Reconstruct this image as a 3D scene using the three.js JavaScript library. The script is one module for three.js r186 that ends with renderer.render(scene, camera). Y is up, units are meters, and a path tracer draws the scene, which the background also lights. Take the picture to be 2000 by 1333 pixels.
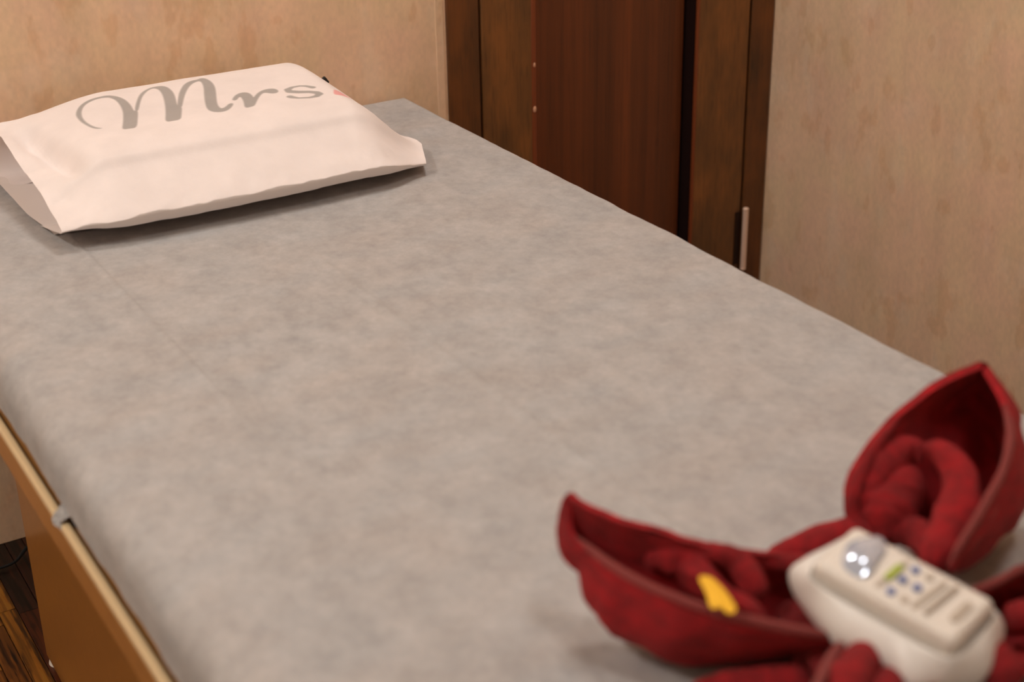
import * as THREE from 'three';
import { mergeGeometries, mergeVertices } from 'three/addons/utils/BufferGeometryUtils.js';
import { RoundedBoxGeometry } from 'three/addons/geometries/RoundedBoxGeometry.js';
import { RectAreaLightUniformsLib } from 'three/addons/lights/RectAreaLightUniformsLib.js';

// ------------------------------------------------------------------ camera, light, exposure
const scene = new THREE.Scene();
const BED = 0.558;                                     // height of the bed's top above the floor
const camera = new THREE.PerspectiveCamera(25.08, 2000 / 1333, 0.05, 20);
camera.position.set(0, 1.208, 0);
camera.quaternion.setFromRotationMatrix(new THREE.Matrix4().makeBasis(
  new THREE.Vector3(0.85605, -0.01618, 0.51664), new THREE.Vector3(0.23394, 0.90341, -0.35934), new THREE.Vector3(-0.46092, 0.42848, 0.77715)));
camera.focus = 2.0;
camera.userData.fStop = 4.1;
camera.updateMatrixWorld();
scene.add(camera);

const renderer = new THREE.WebGLRenderer({ antialias: true });
renderer.toneMapping = THREE.LinearToneMapping;
renderer.toneMappingExposure = 1.02;
renderer.shadowMap.enabled = true;
RectAreaLightUniformsLib.init();
scene.background = new THREE.Color(0x000000);

const CEILING = 2.4;
const LAMP_COLOR = new THREE.Color().setRGB(1, 0.97, 0.92);
const LAMPS = [[1.0, -1.64, 30], [0.8, -0.35, 15], [-0.95, -1.25, 66]];   // x, z, brightness of the square ceiling panels
const LAMP_SIZE = 0.3;

// ------------------------------------------------------------------ helpers
let seed = 20240611;
const rnd = () => { seed = (seed + 0x6d2b79f5) | 0; let t = Math.imul(seed ^ (seed >>> 15), 1 | seed); t = (t + Math.imul(t ^ (t >>> 7), 61 | t)) ^ t; return ((t ^ (t >>> 14)) >>> 0) / 4294967296; };
const rand = (a, b) => a + (b - a) * rnd();
const clamp = (x, a = 0, b = 1) => Math.min(b, Math.max(a, x));
const smooth = (a, b, x) => { const t = clamp((x - a) / (b - a)); return t * t * (3 - 2 * t); };
const mix = (a, b, t) => a + (b - a) * t;
const V = (a) => new THREE.Vector3(a[0], a[1], a[2]);

// value noise that repeats every (px, py) lattice cells
const LAT = new Float32Array(65536); for (let i = 0; i < 65536; i++) LAT[i] = rnd();
const hash = (i, j, s) => LAT[(Math.imul(i, 73856093) ^ Math.imul(j, 19349663) ^ Math.imul(s, 83492791)) >>> 3 & 65535];
function noise(x, y, px, py, s) {
  const i = Math.floor(x), j = Math.floor(y), f = x - i, g = y - j;
  const u = f * f * (3 - 2 * f), v = g * g * (3 - 2 * g), m = (a, n) => ((a % n) + n) % n;
  const i0 = m(i, px), i1 = m(i + 1, px), j0 = m(j, py), j1 = m(j + 1, py);
  return mix(mix(hash(i0, j0, s), hash(i1, j0, s), u), mix(hash(i0, j1, s), hash(i1, j1, s), u), v);
}
function fbm(u, v, fx, fy, oct, s, gain = 0.5) {        // u, v in 0..1 over one tile
  let a = 1, t = 0, n = 0;
  for (let o = 0; o < oct; o++) { t += a * noise(u * fx, v * fy, fx, fy, s + o * 17); n += a; a *= gain; fx *= 2; fy *= 2; }
  return t / n;
}
const wob = (x, y, s = 1) => fbm(x / 64, y / 64, 64, 64, 3, s) - 0.5;   // gentle noise, one cell per unit

function texture(size, fill, srgb = true, h = size) {
  const data = new Uint8Array(size * h * 4), c = [0, 0, 0];
  for (let y = 0; y < h; y++) for (let x = 0; x < size; x++) {
    fill((x + 0.5) / size, (y + 0.5) / h, c);
    const o = (y * size + x) * 4;
    for (let k = 0; k < 3; k++) data[o + k] = clamp(c[k]) * 255;
    data[o + 3] = 255;
  }
  const t = new THREE.DataTexture(data, size, h);
  t.wrapS = t.wrapT = THREE.RepeatWrapping; t.magFilter = THREE.LinearFilter; t.minFilter = THREE.LinearMipmapLinearFilter; t.generateMipmaps = true;
  if (srgb) t.colorSpace = THREE.SRGBColorSpace;
  t.needsUpdate = true;
  return t;
}
const scaled = (t, sx, sy = sx) => { const c = t.clone(); c.repeat.set(1 / sx, 1 / sy); c.needsUpdate = true; return c; };

const used = new Map();
function numbered(name) { const n = used.get(name) ?? 0; used.set(name, n + 1); return n ? name + '_' + String(n).padStart(3, '0') : name; }
function mesh(name, geometry, material, parent = scene) {
  const m = new THREE.Mesh(geometry, material);
  m.name = numbered(name); m.castShadow = m.receiveShadow = true; parent.add(m);
  return m;
}
function thing(name, label, category, position = [0, 0, 0]) {
  const g = new THREE.Group(); g.name = numbered(name); g.position.set(...position); g.userData = { label, category }; scene.add(g);
  return g;
}
function structure(o, label) { o.userData.kind = 'structure'; if (label) o.userData.label = label; return o; }

// box mapping in metres
function boxUV(g, ax = 0, ay = 0) {
  const p = g.attributes.position, n = g.attributes.normal, uv = new Float32Array(p.count * 2);
  for (let i = 0; i < p.count; i++) {
    const nx = Math.abs(n.getX(i)), ny = Math.abs(n.getY(i)), nz = Math.abs(n.getZ(i));
    const [u, v] = ny > nx && ny > nz ? [p.getX(i), p.getZ(i)] : nx > nz ? [p.getZ(i), p.getY(i)] : [p.getX(i), p.getY(i)];
    uv[i * 2] = u + ax; uv[i * 2 + 1] = v + ay;
  }
  g.setAttribute('uv', new THREE.BufferAttribute(uv, 2));
  return g;
}
function box(x0, x1, y0, y1, z0, z1, r = 0.003, seg = 2) {
  const g = r > 0 ? new RoundedBoxGeometry(x1 - x0, y1 - y0, z1 - z0, seg, Math.min(r, (x1 - x0) / 2.01, (y1 - y0) / 2.01, (z1 - z0) / 2.01)) : new THREE.BoxGeometry(x1 - x0, y1 - y0, z1 - z0);
  g.translate((x0 + x1) / 2, (y0 + y1) / 2, (z0 + z1) / 2);
  return boxUV(g, rnd() * 3, rnd() * 3);
}
// grid[i][j] of Vector3 -> one smooth surface; with th > 0 a closed shell of that thickness
function gridMesh(grid, th = 0, uvOf = null) {
  const a = grid.length, b = grid[0].length, pos = [], idx = [], uv = [];
  const put = (rows, flip, off) => {
    const base = pos.length / 3;
    for (let i = 0; i < a; i++) for (let j = 0; j < b; j++) {
      const p = rows[i][j];
      pos.push(p.x, p.y, p.z);
      const t = uvOf ? uvOf(i, j, grid[i][j]) : [grid[i][j].x, grid[i][j].z];
      uv.push(t[0], t[1]);
    }
    for (let i = 0; i < a - 1; i++) for (let j = 0; j < b - 1; j++) {
      const q = base + i * b + j;
      if (flip) idx.push(q, q + b, q + 1, q + 1, q + b, q + b + 1); else idx.push(q, q + 1, q + b, q + 1, q + b + 1, q + b);
    }
    return base;
  };
  if (!th) { put(grid, true); } else {
    const n = grid.map((row, i) => row.map((p, j) => {
      const e = new THREE.Vector3().subVectors(grid[Math.min(i + 1, a - 1)][j], grid[Math.max(i - 1, 0)][j]);
      const f = new THREE.Vector3().subVectors(row[Math.min(j + 1, b - 1)], row[Math.max(j - 1, 0)]);
      return e.cross(f).normalize();
    }));
    const side = (s) => grid.map((row, i) => row.map((p, j) => p.clone().addScaledVector(n[i][j], s * th / 2)));
    const A = put(side(1), true), B = put(side(-1), false);
    const rim = (k, l) => { idx.push(A + k, A + l, B + k, A + l, B + l, B + k); };
    for (let i = 0; i < a - 1; i++) { rim(i * b, (i + 1) * b); rim((i + 1) * b + b - 1, i * b + b - 1); }
    for (let j = 0; j < b - 1; j++) { rim(j + 1, j); rim((a - 1) * b + j, (a - 1) * b + j + 1); }
  }
  const g = new THREE.BufferGeometry();
  g.setAttribute('position', new THREE.Float32BufferAttribute(pos, 3));
  g.setAttribute('uv', new THREE.Float32BufferAttribute(uv, 2));
  g.setIndex(idx); g.computeVertexNormals();
  return g;
}
const spline = (pts, tension = 0.5) => new THREE.CatmullRomCurve3(pts.map(V), false, 'centripetal', tension);
// a soft rolled fold: closed tube of varying radius with lumps
function roll(pts, radii, { n = 48, m = 20, squash = 1, lump = 0.12, s = 5 } = {}) {
  const c = spline(pts), fr = c.computeFrenetFrames(n, false), grid = [];
  const upv = new THREE.Vector3(0, 1, 0);
  for (let i = 0; i <= n; i++) {
    const t = i / n, p = c.getPointAt(t), tan = c.getTangentAt(t), side = new THREE.Vector3().crossVectors(tan, upv).normalize(), top = new THREE.Vector3().crossVectors(side, tan);
    const k = t * (radii.length - 1), q = Math.min(Math.floor(k), radii.length - 2), R = mix(radii[q], radii[q + 1], k - q);
    const end = Math.sqrt(clamp(Math.min(t, 1 - t) * 9 + 0.0005));
    const row = [];
    for (let j = 0; j <= m; j++) {
      const a = j / m * Math.PI * 2, l = 1 + lump * 2 * wob(Math.cos(a) * 1.5 + t * 6 + s * 7, Math.sin(a) * 1.5 + s * 3, s), r = R * end * l;
      row.push(p.clone().addScaledVector(side, Math.cos(a) * r).addScaledVector(top, Math.sin(a) * r * squash));
    }
    row[m] = row[0].clone();
    grid.push(row);
  }
  return mergeVertices(gridMesh(grid, 0, (i, j) => [i / n * 0.2, j / m * 0.1]));
}

// ------------------------------------------------------------------ textures
const wallMap = texture(1024, (u, v, c) => {
  const cloud = fbm(u, v, 5, 4, 5, 11) - 0.5, streak = fbm(u, v, 26, 5, 4, 31) - 0.5, grain = fbm(u, v, 180, 120, 2, 51) - 0.5;
  const fleck = smooth(0.60, 0.74, fbm(u, v, 34, 18, 4, 71)), pale = smooth(0.60, 0.76, fbm(u, v, 24, 12, 4, 91));
  const hue = (fbm(u, v, 16, 13, 4, 111) - 0.5) * 0.07, l = 1 + cloud * 0.13 + streak * 0.075 + grain * 0.06;
  c[0] = 0.905 * l - fleck * 0.026 + hue * 0.3; c[1] = 0.768 * l - fleck * 0.044 + pale * 0.014 - hue * 0.4; c[2] = 0.637 * l - fleck * 0.054 + pale * 0.024 + hue * 0.2;
});
const wallBump = texture(512, (u, v, c) => { c[0] = c[1] = c[2] = 0.5 + (fbm(u, v, 60, 40, 4, 131) - 0.5) * 0.8; }, false);
const sheetMap = texture(2048, (u, v, c) => {
  const a = fbm(u, v, 28, 24, 5, 211, 0.62) - 0.5, b = fbm(u, v, 80, 80, 3, 231) - 0.5, d = fbm(u, v, 5, 6, 3, 251) - 0.5, e = fbm(u, v, 260, 300, 2, 261) - 0.5;
  const l = 1 + a * 0.17 + b * 0.08 + d * 0.015 + e * 0.05, w = (fbm(u, v, 10, 16, 4, 271) - 0.5) * 0.035;
  c[0] = 0.662 * l + w * 0.5; c[1] = 0.645 * l - w * 0.2; c[2] = 0.638 * l - w * 0.7;
});
const sheetBump = texture(1024, (u, v, c) => { c[0] = c[1] = c[2] = fbm(u, v, 60, 60, 5, 301, 0.6); }, false);
const veneerMap = texture(1024, (u, v, c) => {          // ribbon-striped reddish veneer, grain along v
  const warp = u + (fbm(u, v, 3, 2, 3, 411) - 0.5) * 0.03;
  const band = fbm(warp, v, 14, 1, 3, 431) - 0.5, line = fbm(warp, v, 90, 2, 3, 451) - 0.5, pore = smooth(0.58, 0.8, fbm(warp, v, 260, 16, 2, 471));
  const l = 1 + band * 0.30 + line * 0.22 - pore * 0.14;
  c[0] = 0.395 * l; c[1] = 0.200 * l; c[2] = 0.085 * l;
});
const stileMap = texture(1024, (u, v, c) => {           // blotchy brown stained solid timber, grain along v
  const cloud = fbm(u, v, 12, 10, 5, 511) - 0.5, line = fbm(u, v, 110, 9, 3, 531) - 0.5, pore = smooth(0.56, 0.8, fbm(u, v, 240, 30, 2, 551));
  const l = 1 + cloud * 0.55 + line * 0.14 - pore * 0.12;
  c[0] = 0.468 * l + cloud * 0.05; c[1] = 0.300 * l; c[2] = 0.145 * l - cloud * 0.03;
});
const plankMap = texture(1024, (u, v, c) => {           // streaky parquet grain, along v
  const warp = u + (fbm(u, v, 4, 3, 3, 611) - 0.5) * 0.06;
  const line = fbm(warp, v, 26, 3, 4, 631) - 0.5, knot = smooth(0.5, 0.75, fbm(u, v, 12, 5, 4, 651)), fine = fbm(warp, v, 160, 8, 2, 671) - 0.5;
  const l = 1 + line * 1.1 + fine * 0.3 - knot * 0.55;
  c[0] = 0.86 * l; c[1] = 0.80 * l - knot * 0.03; c[2] = 0.70 * l - knot * 0.06;
});
const terryBump = texture(512, (u, v, c) => { c[0] = c[1] = c[2] = fbm(u, v, 90, 90, 3, 711, 0.7); }, false);
const towelMap = texture(512, (u, v, c) => { const l = 1 + (fbm(u, v, 10, 10, 5, 731, 0.6) - 0.5) * 0.5; c[0] = 0.62 * l; c[1] = 0.055 * l; c[2] = 0.09 * l; });
const laminateMap = texture(512, (u, v, c) => { const l = 1 + (fbm(u, v, 40, 40, 4, 751) - 0.5) * 0.08 + (fbm(u, v, 4, 4, 3, 771) - 0.5) * 0.06; c[0] = 0.80 * l; c[1] = 0.655 * l; c[2] = 0.46 * l; });

// ------------------------------------------------------------------ materials
const M = {};
const std = (o) => new THREE.MeshStandardMaterial(o), phys = (o) => new THREE.MeshPhysicalMaterial(o);
M.wall = std({ map: scaled(wallMap, 0.9), bumpMap: scaled(wallBump, 0.45), bumpScale: 0.00012, roughness: 0.85 });
M.paleWall = std({ color: 0xf0e7da, bumpMap: scaled(wallBump, 0.45), bumpScale: 0.00012, roughness: 0.85 });
M.ceiling = std({ color: 0xe6ddd0, roughness: 0.95 });
M.sheet = phys({ map: scaled(sheetMap, 0.62, 0.62), bumpMap: scaled(sheetBump, 0.4), bumpScale: 0.00022, roughness: 0.85, side: THREE.DoubleSide });
M.veneer = std({ map: scaled(veneerMap, 0.36, 1.1), roughness: 0.42 });
M.stile = std({ map: scaled(stileMap, 0.5, 0.9), roughness: 0.45 });
M.casing = std({ map: scaled(stileMap, 0.43, 0.8), color: 0xd2c4b0, roughness: 0.5 });
M.redEdge = std({ color: 0x7d3c1a, roughness: 0.5 });
M.chip = std({ color: 0xd9a583, roughness: 0.8 });
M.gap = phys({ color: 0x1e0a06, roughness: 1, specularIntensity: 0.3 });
M.steel = std({ color: 0xf0cfb8, roughness: 0.45, metalness: 0.25 });
M.bronze = std({ color: 0x2a160a, roughness: 0.5, metalness: 0.4 });
M.laminate = phys({ map: scaled(laminateMap, 0.3), color: 0xc9a678, roughness: 0.28, clearcoat: 0.3, clearcoatRoughness: 0.15 });
M.rail = phys({ map: scaled(laminateMap, 0.5), color: 0xd6b48c, roughness: 0.4 });
M.band = phys({ color: 0xe2c79c, roughness: 0.35 });  // light on the rail top, put into a paler colour
M.foam = std({ color: 0x33200f, roughness: 0.9 });
M.coverEdge = std({ color: 0xe9e1da, roughness: 0.9 });
M.cushion = std({ color: 0xf0c8b4, roughness: 0.9 });
M.towel = phys({ map: scaled(towelMap, 0.1), bumpMap: scaled(terryBump, 0.05), bumpScale: 0.0012, roughness: 0.95, sheen: 0.28, sheenColor: new THREE.Color(0.7, 0.16, 0.13), sheenRoughness: 0.55, side: THREE.DoubleSide });
M.litHem = phys({ color: 0x9c3d3a, bumpMap: scaled(terryBump, 0.03), bumpScale: 0.0006, roughness: 0.85, sheen: 0.5, sheenColor: new THREE.Color(0.8, 0.35, 0.28), sheenRoughness: 0.5 });  // towel hem, with the rim highlight put into its paler red
M.yellow = std({ color: 0xf2b822, roughness: 0.7 });
M.plastic = phys({ color: 0xe2dcd6, roughness: 0.42, clearcoat: 0.15, clearcoatRoughness: 0.3 });
M.plasticBody = phys({ color: 0xe3dad0, roughness: 0.4, clearcoat: 0.15, clearcoatRoughness: 0.3 });
M.lens = phys({ color: 0xc2ccdf, roughness: 0.1, metalness: 0.4, clearcoat: 1, clearcoatRoughness: 0.03 });
M.blue = std({ color: 0x4f63a0, roughness: 0.5 });
M.green = std({ color: 0xa3b23a, roughness: 0.5 });
M.greyPrint = std({ color: 0xb8a999, roughness: 0.6 });
M.taupePrint = std({ color: 0xa09080, roughness: 0.6 });
M.black = std({ color: 0x0c0b0a, roughness: 0.6 });
M.white = std({ color: 0xe8e2d8, roughness: 0.6 });

// ------------------------------------------------------------------ room
const ZB = -2.007, XR = 1.722, XL = -1.35, ZF = 1.4;     // inner faces of back, right, left and front walls
{
  const back = [box(XL - 0.1, 1.12, 0, CEILING, ZB - 0.16, ZB, 0), box(1.12, XR + 0.1, 2.10, CEILING, ZB - 0.16, ZB, 0), box(1.69, XR + 0.1, 0, 2.10, ZB - 0.16, ZB, 0), box(1.12, 1.69, 0, 2.10, ZB - 0.16, ZB - 0.06, 0)];
  structure(mesh('wall_back', mergeGeometries(back), M.wall), 'beige mottled wallpapered wall behind the head of the bed');
  structure(mesh('wall_right', box(XR, XR + 0.1, 0, CEILING, ZB, ZF, 0), M.wall), 'beige mottled wallpapered wall to the right of the door');
  structure(mesh('wall_left', box(XL - 0.1, XL, 0, CEILING, ZB, ZF, 0), M.paleWall));
  structure(mesh('wall_front', box(XL - 0.1, XR + 0.1, 0, CEILING, ZF, ZF + 0.1, 0), M.paleWall));
  structure(mesh('ceiling', box(XL - 0.1, XR + 0.1, CEILING, CEILING + 0.1, ZB - 0.16, ZF + 0.1, 0), M.ceiling));
  // wallpaper edge strip beside the door casing
  structure(mesh('trim_1', box(1.0665, 1.080, 0, CEILING - 0.001, ZB - 0.004, ZB + 0.0022, 0.0015), M.wall), 'narrow beige wallpaper edge strip beside the door casing');
}
// parquet floor: narrow strips of uneven tone
{
  const floor = structure(mesh('floor', box(XL - 0.1, XR + 0.1, -0.12, -0.012, ZB - 0.16, ZF + 0.1, 0), M.gap), 'dark brown narrow strip parquet floor');
  const TONES = [0x2c130a, 0x3a1a0c, 0x4a220f, 0x6a3a16, 0x86591f, 0x71461a, 0x351208, 0x5a2c12];
  const mats = TONES.map((t) => std({ map: scaled(plankMap, 0.09, 0.34), color: new THREE.Color(t).multiplyScalar(1.25), roughness: 0.42 }));
  const rest = TONES.map(() => []);
  let x = XL, row = 0;
  while (x < XR) {
    const w = rand(0.024, 0.032), x1 = Math.min(x + w, XR);
    let z = ZB - rand(0, 0.2);
    while (z < ZF) {
      const len = rand(0.17, 0.34), z0 = Math.max(z, ZB), z1 = Math.min(z + len, ZF);
      z += len;
      if (z1 - z0 < 0.02) continue;
      let tone = Math.floor(rnd() * TONES.length);
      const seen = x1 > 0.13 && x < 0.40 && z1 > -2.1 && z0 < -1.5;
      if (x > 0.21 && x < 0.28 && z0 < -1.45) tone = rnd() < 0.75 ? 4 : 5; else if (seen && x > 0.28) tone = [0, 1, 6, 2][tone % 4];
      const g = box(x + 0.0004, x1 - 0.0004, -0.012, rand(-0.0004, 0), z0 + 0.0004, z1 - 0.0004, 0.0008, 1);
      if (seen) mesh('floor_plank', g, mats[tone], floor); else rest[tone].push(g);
    }
    x = x1; row++;
  }
  rest.forEach((gs, i) => { const m = mesh('floor_planking', mergeGeometries(gs), mats[i], floor); m.userData.kind = 'stuff'; });
}
// lamps: unseen panels; those at the foot and the left are added fill
LAMPS.forEach(([x, z, power], i) => {
  const where = ['over the head of the bed', 'added over the foot of the bed', 'added over the open floor left of the bed'][i];
  const t = thing('ceiling_light', 'square white ceiling panel light ' + where, 'ceiling light', [x, CEILING, z]);
  const s = LAMP_SIZE / 2, f = 0.02, gs = [];
  for (const k of [-1, 1]) { gs.push(box(-s - f, s + f, -0.02, 0, Math.min(k * s, k * (s + f)), Math.max(k * s, k * (s + f)), 0.003), box(Math.min(k * s, k * (s + f)), Math.max(k * s, k * (s + f)), -0.02, 0, -s, s, 0.003)); }
  mesh('frame', mergeGeometries(gs), M.white, t);
  const glow = new THREE.MeshStandardMaterial({ color: 0xffffff, emissive: LAMP_COLOR, emissiveIntensity: 9 });
  const d = mesh('diffuser', new THREE.BoxGeometry(2 * s, 0.004, 2 * s), glow, t); d.position.y = -0.012;
  const light = new THREE.RectAreaLight(LAMP_COLOR, power, 2 * s, 2 * s);
  light.position.set(x, CEILING - 0.022, z); light.rotation.x = -Math.PI / 2; scene.add(light);
});
// door in the back wall: casing, framed leaf with a recessed veneer panel, hinge
{
  const door = new THREE.Group(); door.name = 'door_1'; structure(door, 'dark brown wooden door with a recessed striped veneer panel'); scene.add(door);
  const top = 2.08;
  const jamb = (x0, x1, z1) => mesh('door_casing', box(x0, x1, 0, top + 0.06, ZB - 0.02, z1, 0.003), M.casing, door);
  jamb(1.0845, 1.1405, ZB + 0.0035); jamb(1.6725, 1.7205, ZB + 0.004);
  mesh('door_casing', box(1.0845, 1.7205, top + 0.003, top + 0.06, ZB - 0.02, ZB + 0.003, 0.003), M.casing, door);
  mesh('door_backing', box(1.13, 1.68, 0, top, ZB - 0.05, ZB - 0.032, 0), M.gap, door);
  const leaf = (name, x0, x1, y0, y1, z0, z1, m, r) => mesh(name, box(x0, x1, y0, y1, z0, z1, r), m, door);
  leaf('door_stile', 1.1445, 1.2355, 0.01, top, ZB - 0.04, ZB + 0.002, M.stile, 0.003);
  leaf('door_stile', 1.5605, 1.669, 0.01, top, ZB - 0.04, ZB + 0.002, M.stile, 0.003);
  leaf('door_rail', 1.2345, 1.5615, 0.01, 0.16, ZB - 0.04, ZB + 0.0015, M.stile, 0.003);
  leaf('door_rail', 1.2345, 1.5615, top - 0.13, top, ZB - 0.04, ZB + 0.0015, M.stile, 0.003);
  leaf('door_panel', 1.232, 1.550, 0.15, top - 0.12, ZB - 0.035, ZB - 0.026, M.veneer, 0.001);
  // worn reddish beads along the inner edges of the stiles
  leaf('edge_bead', 1.2335, 1.2430, 0.16, top - 0.13, ZB - 0.028, ZB + 0.0030, M.redEdge, 0.003).userData.label = 'worn reddish bead along the door panel';
  leaf('edge_bead', 1.5580, 1.5620, 0.16, top - 0.13, ZB - 0.005, ZB + 0.0025, M.redEdge, 0.0018);
  leaf('reveal_shade', 1.5565, 1.5612, 0.16, top - 0.13, ZB - 0.04, ZB - 0.0052, M.gap, 0.0005);  // dark strip that paints shade onto the side of the recess
  for (const [y, r] of [[0.497, 0.0042], [0.569, 0.003]]) { const c = mesh('paint_chip', new THREE.SphereGeometry(r, 12, 8), M.chip, door); c.scale.set(0.75, 1.3, 0.35); c.position.set(1.2385, y, ZB + 0.0028); }
  // hinge
  const h = new THREE.Group(); h.name = 'door_hinge'; h.userData.label = 'small metal hinge'; door.add(h);
  const y0 = 0.130, y1 = 0.240;
  mesh('hinge_leaf', box(1.6565, 1.6685, y0 + 0.004, y1 - 0.004, ZB, ZB + 0.0035, 0.001), M.bronze, h);
  const k = []; for (let i = 0; i < 5; i++) { const a = y0 + (y1 - y0) * i / 5; const c = new THREE.CylinderGeometry(0.0052, 0.0052, (y1 - y0) / 5 - 0.0006, 20); c.translate(1.6725, a + (y1 - y0) / 10, ZB + 0.0125); k.push(c); }
  for (const y of [y0 - 0.002, y1 + 0.002]) { const c = new THREE.SphereGeometry(0.0056, 16, 10); c.scale(1, 0.6, 1); c.translate(1.6725, y, ZB + 0.0125); k.push(c); }
  mesh('hinge_knuckle', mergeGeometries(k.map((g) => g.toNonIndexed())), M.steel, h);
}

// ------------------------------------------------------------------ massage bed
const BX0 = 0.252, BX1 = 1.006, BZ0 = -1.998, BZ1 = -0.06;
{
  const bed = thing('massage_bed', 'tan laminate massage bed with a boxed base under the grey sheet', 'massage bed', [0.63, 0, -1.02]);
  const inBed = (name, g, m) => { g.translate(-0.63, 0, 1.02); return mesh(name, g, m, bed); };
  inBed('mattress', box(BX0 + 0.008, BX1 - 0.006, 0.4835, BED - 0.005, BZ0 + 0.006, BZ1 - 0.008, 0.026, 5), M.foam);
  const rx0 = 0.2442, rx1 = 1.012, rz0 = -2.001, rz1 = -0.052, y0 = 0.447, y1 = 0.492, t = 0.03;
  inBed('side_rail', box(rx0, rx0 + t, y0, y1 - 0.007, rz0, rz1, 0.005, 4), M.rail);
  inBed('side_rail', box(rx1 - t, rx1, y0, y1, rz0, rz1, 0.005, 4), M.rail);
  inBed('end_rail', box(rx0 + t, rx1 - t, y0, y1, rz0, rz0 + t, 0.005, 4), M.rail);
  inBed('end_rail', box(rx0 + t, rx1 - t, y0, y1, rz1 - t, rz1, 0.005, 4), M.rail);
  inBed('lit_rail_edge', box(rx0 - 0.0008, rx0 + 0.0078, y1 - 0.009, y1 + 0.0002, rz0 + 0.001, rz1 - 0.001, 0.003, 3), M.band).userData.label = 'rail top edge with the light on it painted in cream';  // pale strip painting the light on the rail's upturned edge
  inBed('deck', box(rx0 + t, rx1 - t, y1 - 0.026, y1 - 0.009, rz0 + t, rz1 - t, 0.001), M.rail);
  const bx0 = 0.3025, bx1 = 0.96, bz0 = -1.697, bz1 = -0.25;
  inBed('base_panel', box(bx0, bx0 + 0.018, 0.008, 0.468, bz0, bz1, 0.0015), M.laminate);
  inBed('base_panel', box(bx1 - 0.018, bx1, 0.008, 0.468, bz0, bz1, 0.0015), M.laminate);
  inBed('base_panel', box(bx0 + 0.018, bx1 - 0.018, 0.008, 0.468, bz0, bz0 + 0.018, 0.0015), M.laminate);
  inBed('base_panel', box(bx0 + 0.018, bx1 - 0.018, 0.008, 0.468, bz1 - 0.018, bz1, 0.0015), M.laminate);
  for (const [x, z] of [[bx0 + 0.012, bz0 + 0.012], [bx0 + 0.012, bz1 - 0.02], [bx1 - 0.012, bz0 + 0.012], [bx1 - 0.012, bz1 - 0.02]]) {
    const g = new THREE.CylinderGeometry(0.011, 0.013, 0.0082, 20); g.translate(x, 0.0041, z); inBed('base_foot', g, M.white);
  }
}
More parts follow.
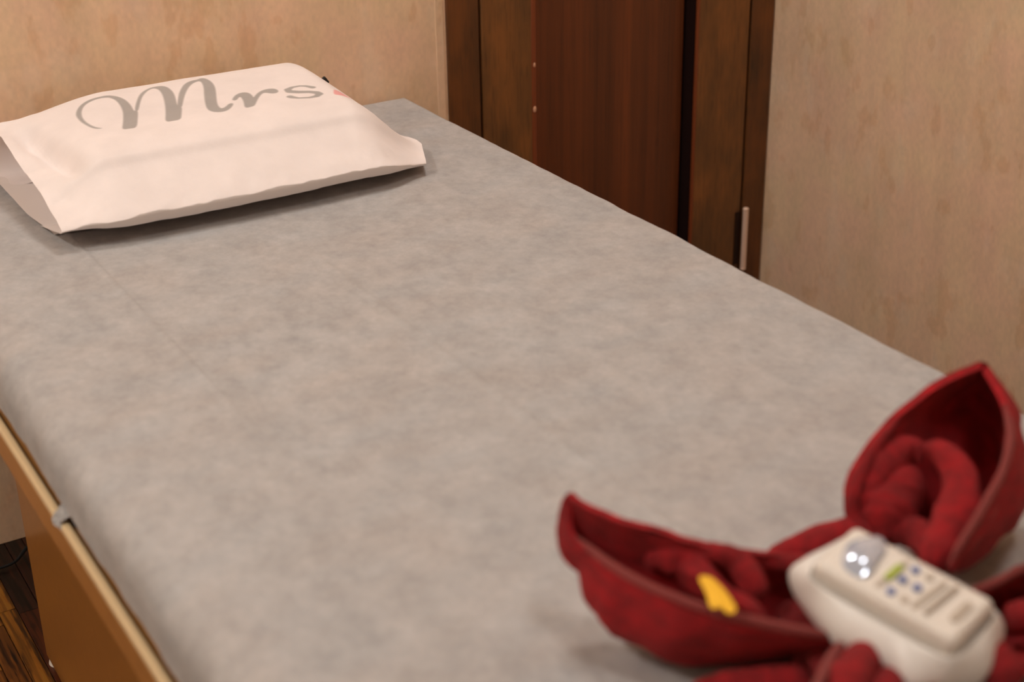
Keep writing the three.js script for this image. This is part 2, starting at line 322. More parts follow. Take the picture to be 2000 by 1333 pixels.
// disposable sheet fitted over the mattress
{
  const top = BED, drop = 0.0565;
  const samples = (lo, hi, fine, r, r2) => {                 // arc positions: skirt, rounded edge, flat, rounded edge, skirt -> [coordinate, drop]
    const out = [], nS = 5, nR = 8;
    for (let i = 0; i < nS; i++) out.push([lo, drop - (drop - r) * i / nS]);
    for (let i = 0; i <= nR; i++) { const a = i / nR * Math.PI / 2; out.push([lo + r * (1 - Math.cos(a)), r * (1 - Math.sin(a))]); }
    for (let i = 1; i < fine; i++) out.push([mix(lo + r, hi - r2, i / fine), 0]);
    for (let i = nR; i >= 0; i--) { const a = i / nR * Math.PI / 2; out.push([hi - r2 * (1 - Math.cos(a)), r2 * (1 - Math.sin(a))]); }
    for (let i = nS - 1; i >= 0; i--) out.push([hi, drop - (drop - r2) * i / nS]);
    return out;
  };
  const xs = samples(BX0 + 0.0007, BX1 + 0.0008, 230, 0.032, 0.009), zs = samples(BZ0 - 0.001, BZ1, 420, 0.010, 0.02), r = 0.02, grid = [], su = [], sv = [];
  const arc = (list, out) => { let s = 0; list.forEach((p, i) => { if (i) s += Math.hypot(p[0] - list[i - 1][0], p[1] - list[i - 1][1]); out.push(s); }); };
  arc(xs, su); arc(zs, sv);
  const crease = (d, w, h) => h * Math.exp(-d * d / (w * w));
  for (let i = 0; i < xs.length; i++) {
    const row = [];
    for (let j = 0; j < zs.length; j++) {
      let [x, dx] = xs[i]; let [z, dz] = zs[j];
      let y = top - Math.pow(Math.pow(dx, 4) + Math.pow(dz, 4), 0.25);
      const flat = 1 - clamp(Math.max(dx, dz) / r);
      y += flat * (wob(x * 7, z * 5, 3) * 0.0016 + wob(x * 30, z * 22, 9) * 0.0003);
      y += flat * (crease(x - 0.412 - wob(1, z * 4, 5) * 0.004, 0.0030, 0.0017) * smooth(-1.02, -1.3, z) + crease(x - 0.628, 0.0045, 0.0014) * smooth(-1.62, -1.4, z) + crease(z + 1.59 + 0.10 * (x - 0.7), 0.003, 0.0009) * smooth(0.55, 0.65, x) * smooth(0.9, 0.8, x));
      if (dx > 0) { const side = x < 0.6 ? -1 : 1; x += side * (wob(z * 9, dx * 30 + side * 5, 21) * 0.0035 * smooth(0, drop, dx) + wob(z * 30, dx * 14 + z * 6, 27) * 0.0022 * smooth(0, r, dx)); if (side > 0) x += wob(z * 6, 3, 33) * 0.005 + wob(z * 22, 7, 35) * 0.003; }
      if (dz > 0) z += (z < -1 ? -1 : 1) * wob(x * 9, dz * 20, 41) * 0.001;
      row.push(new THREE.Vector3(x, y, Math.max(z, ZB + 0.003)));
    }
    grid.push(row);
  }
  const s = mesh('bed_sheet', gridMesh(grid, 0.0009, (i, j) => [su[i], sv[j]]), M.sheet);
  s.userData = { label: 'grey nonwoven disposable sheet stretched over the massage bed', category: 'sheet' };
  // a crumpled bit of the sheet's tie caught on the rail
  const tie = [];
  for (let i = 0; i <= 16; i++) { const row = []; for (let j = 0; j <= 6; j++) { const u = i / 16, v = j / 6; row.push(new THREE.Vector3(0.2535 - v * 0.0125 + wob(u * 9, v * 7, 61) * 0.006, 0.4985 - v * v * 0.010 + wob(u * 12, v * 9, 63) * 0.006, -1.214 + u * 0.022 + wob(u * 7, v * 8, 65) * 0.006)); } tie.push(row); }
  const t = mesh('tie', gridMesh(tie, 0.0008), M.sheet, s); t.userData.label = 'crumpled tie caught on the rail';
}

// ------------------------------------------------------------------ pillow in its white cover
{
  const pil = thing('pillow', 'white bagged pillow with grey script lettering at the head of the bed', 'pillow', [0.63, BED, -1.8]);
  const OX = 0.63, OZ = -1.8;
  // the cushion itself
  const cg = new RoundedBoxGeometry(0.34, 0.078, 0.215, 8, 0.03);
  { const p = cg.attributes.position; for (let i = 0; i < p.count; i++) p.setY(i, p.getY(i) + (p.getY(i) > 0 ? -p.getZ(i) * 0.085 : 0)); cg.computeVertexNormals(); }
  const cu = mesh('cushion', cg, M.cushion, pil); cu.position.set(0.628 - OX, 0.0445, -1.822 - OZ);
  // the loose cover: section runs from under the back, over the top, down the front, round the front fold and under
  const nu = 130, nv = 120, X0 = 0.392, grid = [];
  for (let i = 0; i <= nu; i++) {
    const u = i / nu;
    const openL = 1 - smooth(0, 0.16, u), endR = smooth(0.86, 1, u), endR2 = smooth(0.80, 1, u);
    const hb = mix(mix(0.100, 0.078, smooth(0.3, 0, u)), 0.017, endR2), hf = mix(mix(0.084, 0.050, openL), 0.020, endR2);
    const zb = mix(-1.958, -1.80, Math.pow(endR, 1.3)), zbt = mix(-1.925, -1.785, endR), zft = mix(-1.716, -1.735, endR);
    const zc = mix(-1.640, -1.652, openL) + 0.008 * Math.sin(u * Math.PI) - endR * 0.020;
    const gap = 0.006 + 0.009 * smooth(0.02, 0.2, u) * smooth(1.0, 0.85, u);
    const hc = 0.030 + 0.006 * smooth(0, 0.2, u) * smooth(1, 0.8, u) + 0.003 * wob(u * 14, 2, 77) - 0.011 * endR;
    const sec = spline([
      [0, 0.006, zb + 0.05], [0, 0.010, zb + 0.004], [0, hb * 0.5, zb - 0.004], [0, hb * 0.93, zb + 0.012], [0, hb, zbt], [0, mix(hb, hf, 0.5) + 0.003 * (1 - openL), (zbt + zft) / 2],
      [0, hf, zft], [0, hf * 0.86, zft + 0.014], [0, mix(hf, hc, 0.57), mix(zft, zc, 0.54)], [0, hc + 0.001, zc - 0.002], [0, hc - 0.001, zc], [0, hc - gap * 0.6, zc - 0.003], [0, hc - gap, zc - 0.008], [0, Math.max(0.003, (hc - gap) * 0.72), zc - 0.035], [0, 0.003, zc - 0.10]]);
    const row = [];
    for (let j = 0; j <= nv; j++) {
      const v = j / nv, p = sec.getPoint(v), z = p.z;
      let x = mix(X0, mix(0.862, 0.893, clamp((-1.66 - z) / 0.07)), u);
      if (u > 0.9) x = mix(x, Math.min(x, 0.893 - 0.25 * Math.max(0, -z - 1.745)), smooth(0.9, 1, u));
      let y = p.y, loose = Math.max(openL, endR2, smooth(0.54, 0.62, v) * smooth(0.74, 0.70, v));
      y += loose * (wob(x * 26, z * 34, 81) * 0.008 + wob(x * 70, z * 50, 83) * 0.0025) * smooth(0.012, 0.03, p.y);
      y += wob(x * 14, z * 16, 87) * 0.0022 * smooth(0.05, 0.09, p.y);
      // dent where the cover falls off the cushion's left end
      y -= 0.015 * Math.exp(-Math.pow((x - 0.428 - (z + 1.8) * 0.12) / 0.012, 2)) * smooth(-1.92, -1.86, z) * smooth(-1.70, -1.76, z) * (v < 0.6 ? 1 : 0);
      row.push(new THREE.Vector3(x - OX, Math.max(y, 0.0022), Math.max(z, ZB + 0.006) - OZ));
    }
    grid.push(row);
  }
  const W = 2048, Hc = 1366, cv = document.createElement('canvas'); cv.width = W; cv.height = Hc;
  const g = cv.getContext('2d'), CX = 0.36, CZ = -2.0, S = W / 0.6;            // 0.6 m x 0.4 m of the pillow's top
  const at = ([x, z]) => [(x - CX) * S, (z - CZ) * S];
  g.fillStyle = '#f4e9e6'; g.fillRect(0, 0, W, Hc);
  const letters = [
    [[0.4955, -1.8029], [0.4885, -1.8064], [0.4844, -1.8159], [0.4813, -1.8384], [0.4814, -1.8581], [0.4836, -1.8724], [0.4902, -1.8879], [0.5003, -1.9018], [0.5134, -1.9097], [0.5251, -1.9094], [0.5355, -1.9085], [0.5433, -1.8997], [0.5488, -1.884], [0.5495, -1.8613], [0.5458, -1.8381], [0.5471, -1.8359], [0.5507, -1.8356], [0.5403, -1.8072], [0.5297, -1.7792], [0.5218, -1.7808], [0.5135, -1.782], [0.5191, -1.7969], [0.5239, -1.8094], [0.533, -1.8353], [0.5377, -1.8578], [0.5396, -1.8822], [0.5361, -1.8974], [0.5311, -1.9018], [0.5223, -1.9043], [0.5121, -1.9023], [0.5013, -1.8949], [0.4938, -1.8829], [0.4887, -1.8699], [0.485, -1.8532], [0.4845, -1.8323], [0.4879, -1.8141], [0.4915, -1.8064]],
    [[0.5478, -1.8365], [0.5578, -1.8603], [0.5719, -1.8886], [0.5834, -1.9026], [0.5964, -1.9112], [0.6073, -1.9108], [0.6123, -1.9032], [0.6132, -1.8845], [0.6087, -1.8605], [0.6011, -1.8355], [0.6004, -1.8264], [0.604, -1.8245], [0.5937, -1.7986], [0.5865, -1.7809], [0.5771, -1.7811], [0.5677, -1.7813], [0.5774, -1.8068], [0.5867, -1.8332], [0.5947, -1.861], [0.6, -1.8845], [0.6004, -1.9008], [0.5948, -1.9069], [0.5843, -1.8989], [0.5709, -1.8794], [0.56, -1.8561], [0.5503, -1.8343]],
    [[0.5994, -1.8253], [0.6129, -1.8584], [0.6245, -1.8821], [0.6378, -1.9024], [0.6512, -1.911], [0.658, -1.9111], [0.6662, -1.9174], [0.6701, -1.9068], [0.67, -1.8864], [0.665, -1.8653], [0.6549, -1.8375], [0.6453, -1.8101], [0.6434, -1.797], [0.6445, -1.7917], [0.6512, -1.7946], [0.6609, -1.8055], [0.665, -1.8035], [0.6574, -1.7915], [0.6467, -1.7813], [0.637, -1.7815], [0.6299, -1.7882], [0.6289, -1.7995], [0.6349, -1.8217], [0.6453, -1.852], [0.6528, -1.8714], [0.6586, -1.892], [0.6596, -1.9034], [0.6543, -1.9043], [0.6433, -1.8962], [0.6311, -1.8789], [0.6199, -1.8582], [0.6089, -1.8347], [0.6028, -1.822]],
    [[0.668, -1.8148], [0.6762, -1.8268], [0.6848, -1.834], [0.6921, -1.8353], [0.6972, -1.8311], [0.6969, -1.8197], [0.6943, -1.8081], [0.7048, -1.8223], [0.7157, -1.8318], [0.7256, -1.8335], [0.7331, -1.8297], [0.7338, -1.8194], [0.7285, -1.8138], [0.7223, -1.8153], [0.7174, -1.8226], [0.7116, -1.8222], [0.7005, -1.8082], [0.6914, -1.7934], [0.6846, -1.7826], [0.6786, -1.7815], [0.6718, -1.7811], [0.6785, -1.7999], [0.6822, -1.8141], [0.6827, -1.8236], [0.6777, -1.8196], [0.6726, -1.8125]]];
  const curve = (pts) => {
    const p = pts.map(at), n = p.length; g.beginPath(); g.moveTo((p[n - 1][0] + p[0][0]) / 2, (p[n - 1][1] + p[0][1]) / 2);
    for (let i = 0; i < n; i++) { const q = p[(i + 1) % n]; g.quadraticCurveTo(p[i][0], p[i][1], (p[i][0] + q[0]) / 2, (p[i][1] + q[1]) / 2); }
    g.closePath(); g.fill();
  };
  const esses = [[0.7789, -1.8126], [0.7733, -1.8208], [0.7657, -1.8246], [0.7549, -1.8239], [0.746, -1.8183], [0.7453, -1.8104], [0.7549, -1.8033], [0.7676, -1.7983], [0.7749, -1.7913], [0.7761, -1.7851], [0.7691, -1.7788], [0.7582, -1.7777], [0.7452, -1.782], [0.7392, -1.7889], [0.7378, -1.7922]], widths = [5, 3, 2.2, 3, 5.2, 6, 6.2, 5.5, 6.2, 5.8, 4.2, 2.6, 2.4, 5, 5.2];
  const heart = [[0.8009, -1.7943], [0.8031, -1.7966], [0.8091, -1.7919], [0.8109, -1.781], [0.8131, -1.766], [0.8045, -1.7677], [0.7966, -1.7706], [0.7912, -1.7753]];
  const draw = (grey, pink, grow) => {
    g.fillStyle = g.strokeStyle = grey; g.lineWidth = grow * 2; letters.forEach((l) => { curve(l); g.stroke(); });
    const pts = esses.map(at);
    for (let i = 0; i < pts.length - 1; i++) for (let k = 0; k < 24; k++) { const t = k / 24; g.beginPath(); g.arc(mix(pts[i][0], pts[i + 1][0], t), mix(pts[i][1], pts[i + 1][1], t), mix(widths[i], widths[i + 1], t) * 2.5 + grow, 0, 7); g.fill(); }
    g.fillStyle = pink; curve(heart);
  };
  draw('#aea7a3', '#f0aaa8', 2);
  // soften as seen through the cover, and mottle the cloth
  const img = g.getImageData(0, 0, W, Hc), src = new Float32Array(img.data), R = 4;
  for (const [dx, dy] of [[1, 0], [0, 1]]) {
    const cp = src.slice();
    for (let y = R; y < Hc - R; y++) for (let x = R; x < W - R; x++) for (let c = 0; c < 3; c++) { let s = 0; for (let k = -R; k <= R; k++) s += cp[((y + k * dy) * W + x + k * dx) * 4 + c]; src[(y * W + x) * 4 + c] = s / (2 * R + 1); }
  }
  for (let y = 0; y < Hc; y++) for (let x = 0; x < W; x++) { const l = 1 + (fbm(x / W, y / Hc, 18, 14, 4, 91) - 0.5) * 0.05; for (let c = 0; c < 3; c++) img.data[(y * W + x) * 4 + c] = clamp(src[(y * W + x) * 4 + c] * l, 0, 255); }
  g.putImageData(img, 0, 0);
  const map = new THREE.CanvasTexture(cv); map.colorSpace = THREE.SRGBColorSpace;
  const coverMat = phys({ map, roughness: 0.8, transmission: 0.1, thickness: 0, side: THREE.DoubleSide, bumpMap: scaled(sheetBump, 1), bumpScale: 0.0003 });
  const plain = phys({ color: 0xf4ebe7, roughness: 0.8, transmission: 0.1, thickness: 0, side: THREE.DoubleSide });
  const cut = Math.round(nv * 0.70);
  const uvOf = (i, j, p) => [(p.x + OX - CX) / 0.6, 1 - (p.z + OZ - CZ) / 0.4];
  const top = mesh('cover_top', gridMesh(grid.map((r) => r.slice(0, cut + 1)), 0, uvOf), coverMat, pil); top.userData.label = 'translucent white cover with grey script lettering';
  const under = mesh('cover_front_fold', gridMesh(grid.map((r) => r.slice(cut)), 0, uvOf), plain, pil);
  // lower layer of the cover at its open left end
  const low = [];
  for (let i = 0; i <= 30; i++) { const row = []; for (let j = 0; j <= 40; j++) { const u = i / 30, v = j / 40, z = mix(-1.95, -1.715 + 0.02 * u, v); row.push(new THREE.Vector3(mix(0.386 + 0.012 * smooth(0.7, 1, v), 0.55, u) - OX, 0.0028 + 0.006 * Math.pow(1 - u, 6) * (1 - smooth(0.7, 1, v)) + 0.0012 * wob(u * 8, v * 9, 95), z - OZ)); } low.push(row); }
  mesh('cover_bottom', gridMesh(low), plain, pil);
  // small dark tab behind the pillow's far right corner
  const tab = mesh('zipper_tab', new RoundedBoxGeometry(0.009, 0.012, 0.005, 3, 0.002), M.black, pil); tab.position.set(0.846 - OX, 0.066, -1.925 - OZ); tab.rotation.z = 0.6; tab.userData.label = 'black tab';
  mesh('tab_strap', roll([[0.845 - OX, 0.068, -1.932 - OZ], [0.815 - OX, 0.05, -1.935 - OZ], [0.77 - OX, 0.04, -1.93 - OZ]], [0.003, 0.003, 0.003], { n: 16, m: 8, lump: 0 }), M.black, pil);
}

// ------------------------------------------------------------------ folded red towel
const CT = [0.63, BED, -0.60];
const rel = (pts) => pts.map((p) => [p[0] - CT[0], p[1] - CT[1], p[2] - CT[2]]);
{
  const tw = thing('towel', 'dark red towel folded into a flower shape on the bed', 'towel', CT);
  function petal(back, keel, front, { n = 56, m = 44, th = 0.006, bulgeB = 0.02, bulgeF = 0.02, ripple = 0.0035, s = 1 } = {}) {
    const B = spline(rel(back)), K = spline(rel(keel)), F = spline(rel(front)), grid = [];
    for (let i = 0; i <= n; i++) {
      const t = i / n, b = B.getPoint(t), k = K.getPoint(t), f = F.getPoint(t), row = [];
      const mid = b.clone().add(f).multiplyScalar(0.5), open = Math.min(1, b.distanceTo(f) / 0.05);
      const sideB = b.clone().sub(f); sideB.y = 0; sideB.normalize();
      const bm = b.clone().lerp(k, 0.55).addScaledVector(sideB, bulgeB * open), fm = f.clone().lerp(k, 0.55).addScaledVector(sideB, -bulgeF * open);
      const c = new THREE.CatmullRomCurve3([b, bm, k, fm, f], false, 'centripetal');
      for (let j = 0; j <= m; j++) {
        const v = j / m, p = c.getPoint(v), e = Math.sin(v * Math.PI);
        const w = (wob(t * 5 + v * 2, v * 7, 100 + s) * 1.2 + wob(t * 11, v * 3, 120 + s)) * ripple * 2 * (0.3 + e);
        const crease = v > 0.5 ? Math.pow(Math.sin(t * 13 + v * 2.5 + 3 * wob(t * 4, s, 160)), 3) * 0.0024 * smooth(0.02, 0.22, t) * Math.sin((v - 0.5) * 2 * Math.PI) : 0;   // soft folds down the outer side
        p.addScaledVector(sideB, w - crease); p.y += w * 0.5;
        p.y = Math.max(p.y, 0.004);
        row.push(p);
      }
      grid.push(row);
    }
    return gridMesh(grid, th, (i, j) => [i / n * 0.22, j / m * 0.2]);
  }
  const litHem = (pts, r = 0.0036, s = 3) => mesh('litHem', roll(rel(pts), [r * 0.7, r, r, r, r * 0.9], { n: 60, m: 12, lump: 0.15, s }), M.litHem, tw);
  const fold = (pts, radii, o) => mesh('inner_fold', roll(rel(pts), radii, o), M.towel, tw);
  const P = {};
  // left petal: an open boat with its tip raised
  P.lb = [[0.497, 0.658, -0.764], [0.51, 0.652, -0.736], [0.538, 0.644, -0.709], [0.562, 0.636, -0.687], [0.605, 0.622, -0.675], [0.642, 0.608, -0.667]];
  P.lf = [[0.498, 0.656, -0.765], [0.489, 0.638, -0.745], [0.492, 0.634, -0.716], [0.5, 0.631, -0.684], [0.52, 0.627, -0.644], [0.554, 0.62, -0.61], [0.59, 0.61, -0.588]];
  P.lk = [[0.499, 0.655, -0.766], [0.496, 0.618, -0.755], [0.503, 0.59, -0.736], [0.514, 0.568, -0.709], [0.533, 0.561, -0.68], [0.578, 0.561, -0.658], [0.643, 0.561, -0.652]];
  mesh('petal', petal(P.lb, P.lk, P.lf, { s: 1, bulgeB: 0.012, bulgeF: 0.016 }), M.towel, tw);
  litHem(P.lf.slice(1), 0.0034, 5);
  fold([[0.526, 0.616, -0.712], [0.535, 0.62, -0.711], [0.548, 0.62, -0.699], [0.548, 0.617, -0.671], [0.553, 0.613, -0.647], [0.564, 0.608, -0.629]], [0.008, 0.013, 0.012, 0.009, 0.009, 0.008], { s: 3, lump: 0.3 });
  fold([[0.547, 0.626, -0.698], [0.564, 0.629, -0.687], [0.576, 0.624, -0.677], [0.576, 0.616, -0.663], [0.575, 0.604, -0.652]], [0.005, 0.008, 0.009, 0.010, 0.009], { s: 5, lump: 0.25 });
  fold([[0.584, 0.618, -0.686], [0.603, 0.614, -0.676], [0.624, 0.608, -0.668], [0.652, 0.603, -0.656]], [0.005, 0.007, 0.008, 0.009], { s: 8 });
  // upper right petal: an ear standing up, open towards the camera
  P.rl = [[0.83, 0.693, -0.706], [0.802, 0.686, -0.714], [0.76, 0.666, -0.72], [0.725, 0.646, -0.716], [0.701, 0.624, -0.706], [0.699, 0.606, -0.7], [0.695, 0.598, -0.677]];
  P.rr = [[0.83, 0.692, -0.706], [0.816, 0.68, -0.671], [0.797, 0.67, -0.646], [0.771, 0.658, -0.627], [0.743, 0.646, -0.615], [0.71, 0.63, -0.604], [0.697, 0.618, -0.601]];
  P.rk = [[0.831, 0.691, -0.706], [0.859, 0.643, -0.713], [0.855, 0.613, -0.702], [0.846, 0.588, -0.684], [0.829, 0.57, -0.667], [0.802, 0.564, -0.67], [0.762, 0.562, -0.683]];
  mesh('petal', petal(P.rl, P.rk, P.rr, { s: 4, bulgeB: 0.014, bulgeF: 0.014, ripple: 0.0025 }), M.towel, tw);
  litHem(P.rr.slice(1), 0.0032, 7);
  mesh('rim_fold', roll(rel([[0.764, 0.664, -0.718], [0.729, 0.645, -0.712], [0.706, 0.624, -0.702], [0.702, 0.608, -0.696], [0.7, 0.598, -0.677]]), [0.002, 0.004, 0.0052, 0.006, 0.006], { n: 50, m: 12, lump: 0.15, s: 41 }), M.towel, tw);
  litHem([[0.796, 0.65, -0.645], [0.766, 0.638, -0.624], [0.739, 0.628, -0.613], [0.717, 0.616, -0.606]], 0.003, 9);
  fold([[0.707, 0.608, -0.691], [0.722, 0.62, -0.705], [0.746, 0.634, -0.71], [0.762, 0.64, -0.704], [0.76, 0.636, -0.692]], [0.010, 0.015, 0.016, 0.013, 0.006], { s: 11, lump: 0.25 });
  fold([[0.709, 0.598, -0.676], [0.732, 0.608, -0.692], [0.747, 0.618, -0.701], [0.76, 0.624, -0.708]], [0.016, 0.024, 0.024, 0.014], { s: 12, lump: 0.2 });
  fold([[0.766, 0.644, -0.702], [0.77, 0.646, -0.683], [0.764, 0.64, -0.659], [0.747, 0.63, -0.64], [0.724, 0.62, -0.629], [0.693, 0.61, -0.613]], [0.006, 0.011, 0.014, 0.015, 0.014, 0.014], { s: 13, lump: 0.2 });
  fold([[0.705, 0.598, -0.682], [0.72, 0.602, -0.677], [0.729, 0.602, -0.663], [0.724, 0.602, -0.635]], [0.008, 0.012, 0.012, 0.012], { s: 15 });
  // lower petal towards the camera, mostly below the picture
  P.bl = [[0.442, 0.648, -0.485], [0.494, 0.636, -0.519], [0.537, 0.624, -0.549], [0.566, 0.616, -0.57], [0.603, 0.606, -0.591]];
  P.br = [[0.443, 0.647, -0.485], [0.487, 0.636, -0.478], [0.533, 0.628, -0.485], [0.572, 0.62, -0.499], [0.613, 0.608, -0.525]];
  P.bk = [[0.443, 0.646, -0.485], [0.491, 0.598, -0.512], [0.535, 0.57, -0.533], [0.584, 0.562, -0.558], [0.628, 0.562, -0.586]];
  mesh('petal', petal(P.bl, P.bk, P.br, { s: 6, bulgeB: 0.006, bulgeF: 0.012 }), M.towel, tw);
  litHem(P.bl.slice(1), 0.0036, 11);
  fold([[0.604, 0.61, -0.57], [0.583, 0.613, -0.56], [0.56, 0.613, -0.548], [0.539, 0.608, -0.532]], [0.010, 0.012, 0.014, 0.012], { s: 17 });
  fold([[0.606, 0.603, -0.549], [0.584, 0.606, -0.538], [0.559, 0.603, -0.526]], [0.008, 0.012, 0.012], { s: 19 });
  fold([[0.501, 0.57, -0.632], [0.527, 0.572, -0.622], [0.552, 0.574, -0.606], [0.574, 0.578, -0.592]], [0.008, 0.014, 0.015, 0.014], { s: 21 });
  // right petal, mostly past the picture's right edge
  P.dl = [[0.776, 0.648, -0.533], [0.752, 0.636, -0.552], [0.732, 0.624, -0.567], [0.714, 0.616, -0.573], [0.7, 0.606, -0.584]];
  P.dr = [[0.777, 0.647, -0.533], [0.73, 0.634, -0.504], [0.689, 0.624, -0.495], [0.66, 0.613, -0.5], [0.644, 0.603, -0.525]];
  P.dk = [[0.778, 0.646, -0.533], [0.775, 0.598, -0.535], [0.764, 0.568, -0.55], [0.744, 0.562, -0.572], [0.722, 0.562, -0.594]];
  mesh('petal', petal(P.dl, P.dk, P.dr, { s: 8, bulgeB: 0.008, bulgeF: 0.012 }), M.towel, tw);
  litHem(P.dl.slice(1), 0.0034, 13);
  fold([[0.644, 0.603, -0.547], [0.652, 0.608, -0.534], [0.655, 0.608, -0.517], [0.651, 0.603, -0.5]], [0.010, 0.013, 0.014, 0.012], { s: 23 });
  fold([[0.705, 0.598, -0.556], [0.718, 0.603, -0.546], [0.742, 0.603, -0.541]], [0.010, 0.013, 0.012], { s: 25 });
  // the twist in the middle and the cloth drawn up behind it
  fold([[0.644, 0.57, -0.727], [0.658, 0.58, -0.713], [0.676, 0.586, -0.704], [0.697, 0.59, -0.694], [0.716, 0.59, -0.682]], [0.008, 0.013, 0.016, 0.017, 0.016], { s: 27, lump: 0.1 });
  const knot = new THREE.SphereGeometry(1, 48, 32); { const p = knot.attributes.position; for (let i = 0; i < p.count; i++) { const l = 1 + 0.35 * wob(p.getX(i) * 2 + 9, p.getZ(i) * 2 + p.getY(i), 150); p.setXYZ(i, p.getX(i) * 0.058 * l, p.getY(i) * 0.021 * l + 0.026, p.getZ(i) * 0.066 * l); } knot.computeVertexNormals(); }
  mesh('center_knot', knot, M.towel, tw);
  // yellow embroidered mark on the left petal
  const E = [[0.529, 0.639, -0.658], [0.534, 0.639, -0.655], [0.535, 0.638, -0.645], [0.533, 0.637, -0.632], [0.53, 0.636, -0.622], [0.526, 0.636, -0.618], [0.522, 0.636, -0.62], [0.523, 0.636, -0.627], [0.517, 0.636, -0.629], [0.523, 0.637, -0.643]];
  const pts = rel(E).map(V), cen = pts.reduce((a, p) => a.add(p), new THREE.Vector3()).multiplyScalar(1 / pts.length), emb = [];
  const loop = new THREE.CatmullRomCurve3(pts, true, 'centripetal');
  for (let i = 0; i <= 8; i++) { const row = []; for (let j = 0; j <= 60; j++) { const p = loop.getPoint((j % 60) / 60), q = cen.clone().lerp(p, 1 - i / 8); q.y += 0.0012 * Math.sqrt(i / 8); row.push(q); } emb.push(row); }
  mesh('embroidery', gridMesh(emb, 0.001), M.yellow, tw).userData.label = 'yellow embroidered mark';
}

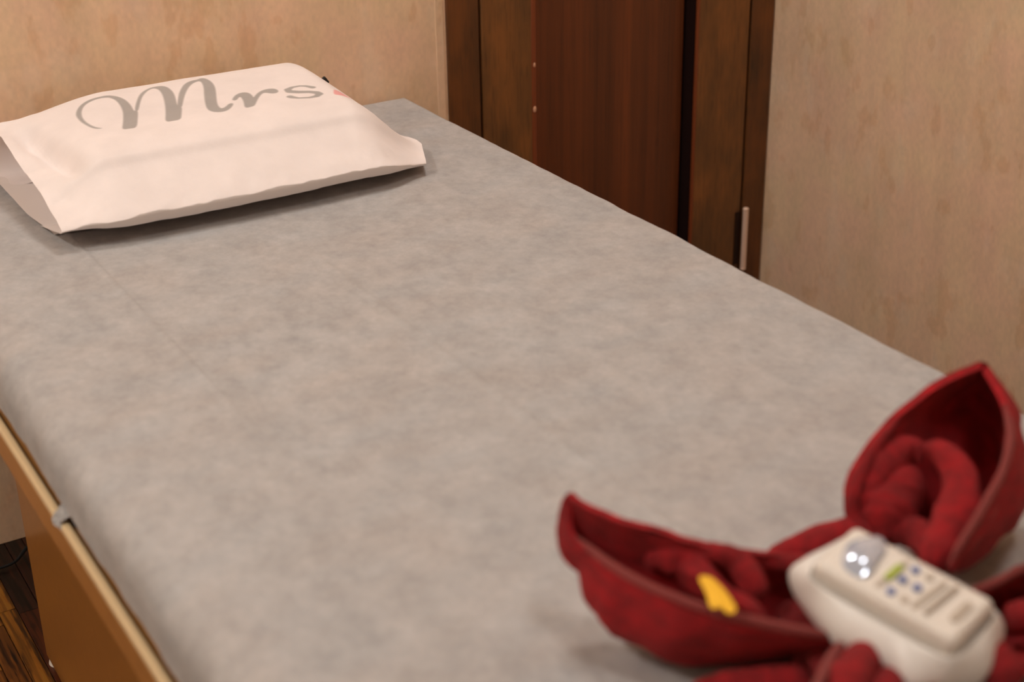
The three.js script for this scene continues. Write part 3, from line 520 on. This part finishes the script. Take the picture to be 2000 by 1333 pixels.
// ------------------------------------------------------------------ white remote control in its holder
{
  const rc = thing('remote_control', 'white remote control in a white holder lying on the red towel', 'remote control', [0.6255, 0.6465, -0.5745]);
  rc.quaternion.setFromRotationMatrix(new THREE.Matrix4().makeBasis(new THREE.Vector3(0.2778, -0.1306, 0.9517), new THREE.Vector3(-0.086, 0.9834, 0.1601), new THREE.Vector3(-0.9568, -0.1263, 0.262)));
  // local axes: x along the remote, y out of its face, z across
  const ring = (pts, y, k, cx = 0, cz = 0) => { const c = new THREE.CatmullRomCurve3(pts.map(([x, z]) => new THREE.Vector3(cx + (x - cx) * k, y, cz + (z - cz) * k)), true, 'centripetal'); return c.getSpacedPoints(120); };
  const outer = [[-0.0720, 0.0120], [-0.0715, 0.0175], [-0.0640, 0.0235], [-0.0490, 0.0315], [-0.0340, 0.0385], [-0.0150, 0.0435], [0.0060, 0.0450], [0.0250, 0.0455], [0.0360, 0.0490], [0.0430, 0.0470], [0.0520, 0.0360], [0.0610, 0.0230], [0.0690, 0.0080], [0.0690, -0.0030], [0.0650, -0.0150], [0.0590, -0.0330], [0.0480, -0.0390], [0.0100, -0.0400], [-0.0200, -0.0400], [-0.0480, -0.0360], [-0.0600, -0.0210], [-0.0690, -0.0020]];
  const inner = []; { const hx = 0.0545, hz = 0.0285, r = 0.010; for (const [sx, sz] of [[-1, 1], [1, 1], [1, -1], [-1, -1]]) { const list = []; for (let k = 0; k <= 3; k++) { const a = k / 3 * Math.PI / 2; const c = [hx - r + r * Math.sin(a), hz - r + r * Math.cos(a)]; list.push([c[0] * sx, c[1] * sz]); } if (sx * sz > 0) list; inner.push(...(sx * sz > 0 ? list : list.reverse())); } }
  const ordered = (pts) => pts.slice().sort((a, b) => Math.atan2(a[1], a[0]) - Math.atan2(b[1], b[0]));
  const byAngle = (pts, y, k = 1) => { const q = ring(ordered(pts), y, k); const out = []; for (let i = 0; i < 120; i++) { const a = -Math.PI + (i + 0.5) / 120 * 2 * Math.PI; let best = null, d = 9; for (let s = 0; s < q.length - 1; s++) for (const f of [0, 0.25, 0.5, 0.75]) { const p = q[s].clone().lerp(q[s + 1], f); let e = Math.abs(Math.atan2(p.z, p.x) - a); e = Math.min(e, 2 * Math.PI - e); if (e < d) { d = e; best = p; } } out.push(best); } out.push(out[0].clone()); return out; };
  const O = byAngle(outer, 0), I = byAngle(inner, 0);
  const level = (t, y, k = 1) => O.map((p, i) => { const q = p.clone().lerp(I[i], t).multiplyScalar(k); q.y = y; return q; });
  const center = (y) => O.map(() => new THREE.Vector3(0, y, 0));
  const rows = [center(-0.040), level(0, -0.040, 0.6), level(0, -0.0395, 0.90), level(0, -0.036, 0.965), level(0, -0.030, 0.995), level(0, -0.025, 1), level(0.05, -0.0215), level(0.25, -0.0165), level(0.5, -0.0125), level(0.75, -0.0095), level(0.93, -0.0085), level(1.0, -0.0092), level(1.06, -0.0125), level(1.08, -0.016), center(-0.016)];
  mesh('holder', mergeVertices(gridMesh(rows, 0, (i, j) => [i / 14, j / 120])), M.plastic, rc);
  const body = new RoundedBoxGeometry(0.104, 0.019, 0.052, 6, 0.006); body.translate(0, -0.0085, -0.002);
  { const p = body.attributes.position; for (let i = 0; i < p.count; i++) if (p.getY(i) > -0.008) p.setY(i, p.getY(i) + 0.0022 * (1 - Math.pow(p.getZ(i) / 0.028, 2)) - 0.0004); body.computeVertexNormals(); }
  const bm = mesh('remote_body', body, M.plasticBody, rc);
  const onTop = (z) => 0.001 + 0.0022 * (1 - Math.pow(z / 0.028, 2)) - 0.0004;
  // display: domed glossy window
  const lens = [[-0.044, -0.004], [-0.0412, -0.018], [-0.0333, -0.0286], [-0.0227, -0.0194], [-0.02, -0.0058], [-0.0176, 0.0116], [-0.0221, 0.0165], [-0.0353, 0.0138]];
  { const pts = lens.map(([x, z]) => new THREE.Vector3(x, 0, z)), cen = pts.reduce((a, p) => a.add(p), new THREE.Vector3()).multiplyScalar(1 / pts.length), loop = new THREE.CatmullRomCurve3(pts, true, 'centripetal', 0.2), g = [];
    for (let i = 0; i <= 14; i++) { const row = [], t = i / 14; for (let j = 0; j <= 72; j++) { const p = loop.getPoint((j % 72) / 72), q = cen.clone().lerp(p, 1 - t); q.y = onTop(q.z) + 0.0034 * Math.pow(1 - (1 - t) * (1 - t), 0.7) - 0.0004 + 0.0045 * wob(q.x * 70 + 3, q.z * 70 + 5, 171) * (1 - (1 - t)); row.push(q); } g.push(row); }
    mesh('display', mergeVertices(gridMesh(g)), M.lens, bm).userData.label = 'shiny display window'; }
  const pill = (name, a, b, r, m, h = 0.0009) => {
    const dx = b[0] - a[0], dz = b[1] - a[1], L = Math.hypot(dx, dz) || 1e-4, ang = Math.atan2(dz, dx), sh = new THREE.Shape();
    sh.absarc(L / 2, 0, r, -Math.PI / 2, Math.PI / 2); sh.absarc(-L / 2, 0, r, Math.PI / 2, Math.PI * 1.5);
    const g = new THREE.ExtrudeGeometry(sh, { depth: h, bevelEnabled: true, bevelThickness: 0.0003, bevelSize: 0.0003, bevelSegments: 2, curveSegments: 12 });
    g.rotateX(-Math.PI / 2); g.rotateY(-ang); const cz = (a[1] + b[1]) / 2; g.translate((a[0] + b[0]) / 2, onTop(cz) - 0.0002, cz);
    return mesh(name, g, m, bm);
  };
  const blue = [[0.001, -0.0144], [-0.0002, -0.0008], [-0.0003, 0.0128], [0.0103, -0.0009]], dots = [[0.0108, -0.0148], [0.0097, 0.0133]];
  for (const p of blue) pill('button', p, p, 0.0026, M.blue).userData.label = 'blue button';
  for (const p of dots) pill('button', p, p, 0.0024, M.greyPrint).userData.label = 'grey button';
  const bars = [[-0.0083, 0.0035], [-0.0078, -0.0094], [-0.0097, 0.0133], [-0.0089, 0.0056], [-0.0076, -0.0113], [-0.0073, -0.0171], [0.0172, 0.0144], [0.0206, -0.0161], [0.0256, 0.0141], [0.0283, -0.017], [0.0409, 0.0066], [0.0413, -0.0092]];
  pill('button', bars[0], bars[1], 0.0022, M.green).userData.label = 'green bar button';
  pill('printed_bar', bars[2], bars[3], 0.0014, M.greyPrint, 0.0003); pill('printed_bar', bars[4], bars[5], 0.0014, M.greyPrint, 0.0003);
  pill('printed_bar', bars[6], bars[7], 0.0015, M.greyPrint, 0.0003); pill('printed_bar', bars[8], bars[9], 0.0016, M.taupePrint, 0.0003);
  pill('printed_logo', bars[10], bars[11], 0.0026, M.greyPrint, 0.0003);
}

// ------------------------------------------------------------------ cable on the floor
{
  const c = mesh('cable', roll([[0.20, 0.006, -1.925], [0.26, 0.005, -1.932], [0.303, 0.005, -1.936], [0.326, 0.006, -1.940], [0.352, 0.012, -1.960], [0.385, 0.005, -1.975], [0.46, 0.005, -1.95]], [0.0019, 0.0019, 0.002, 0.003, 0.0019, 0.0019], { n: 60, m: 10, lump: 0.05 }), M.black);
  c.userData = { label: 'thin black cable on the dark floor by the back wall', category: 'cable' };
}

renderer.render(scene, camera);
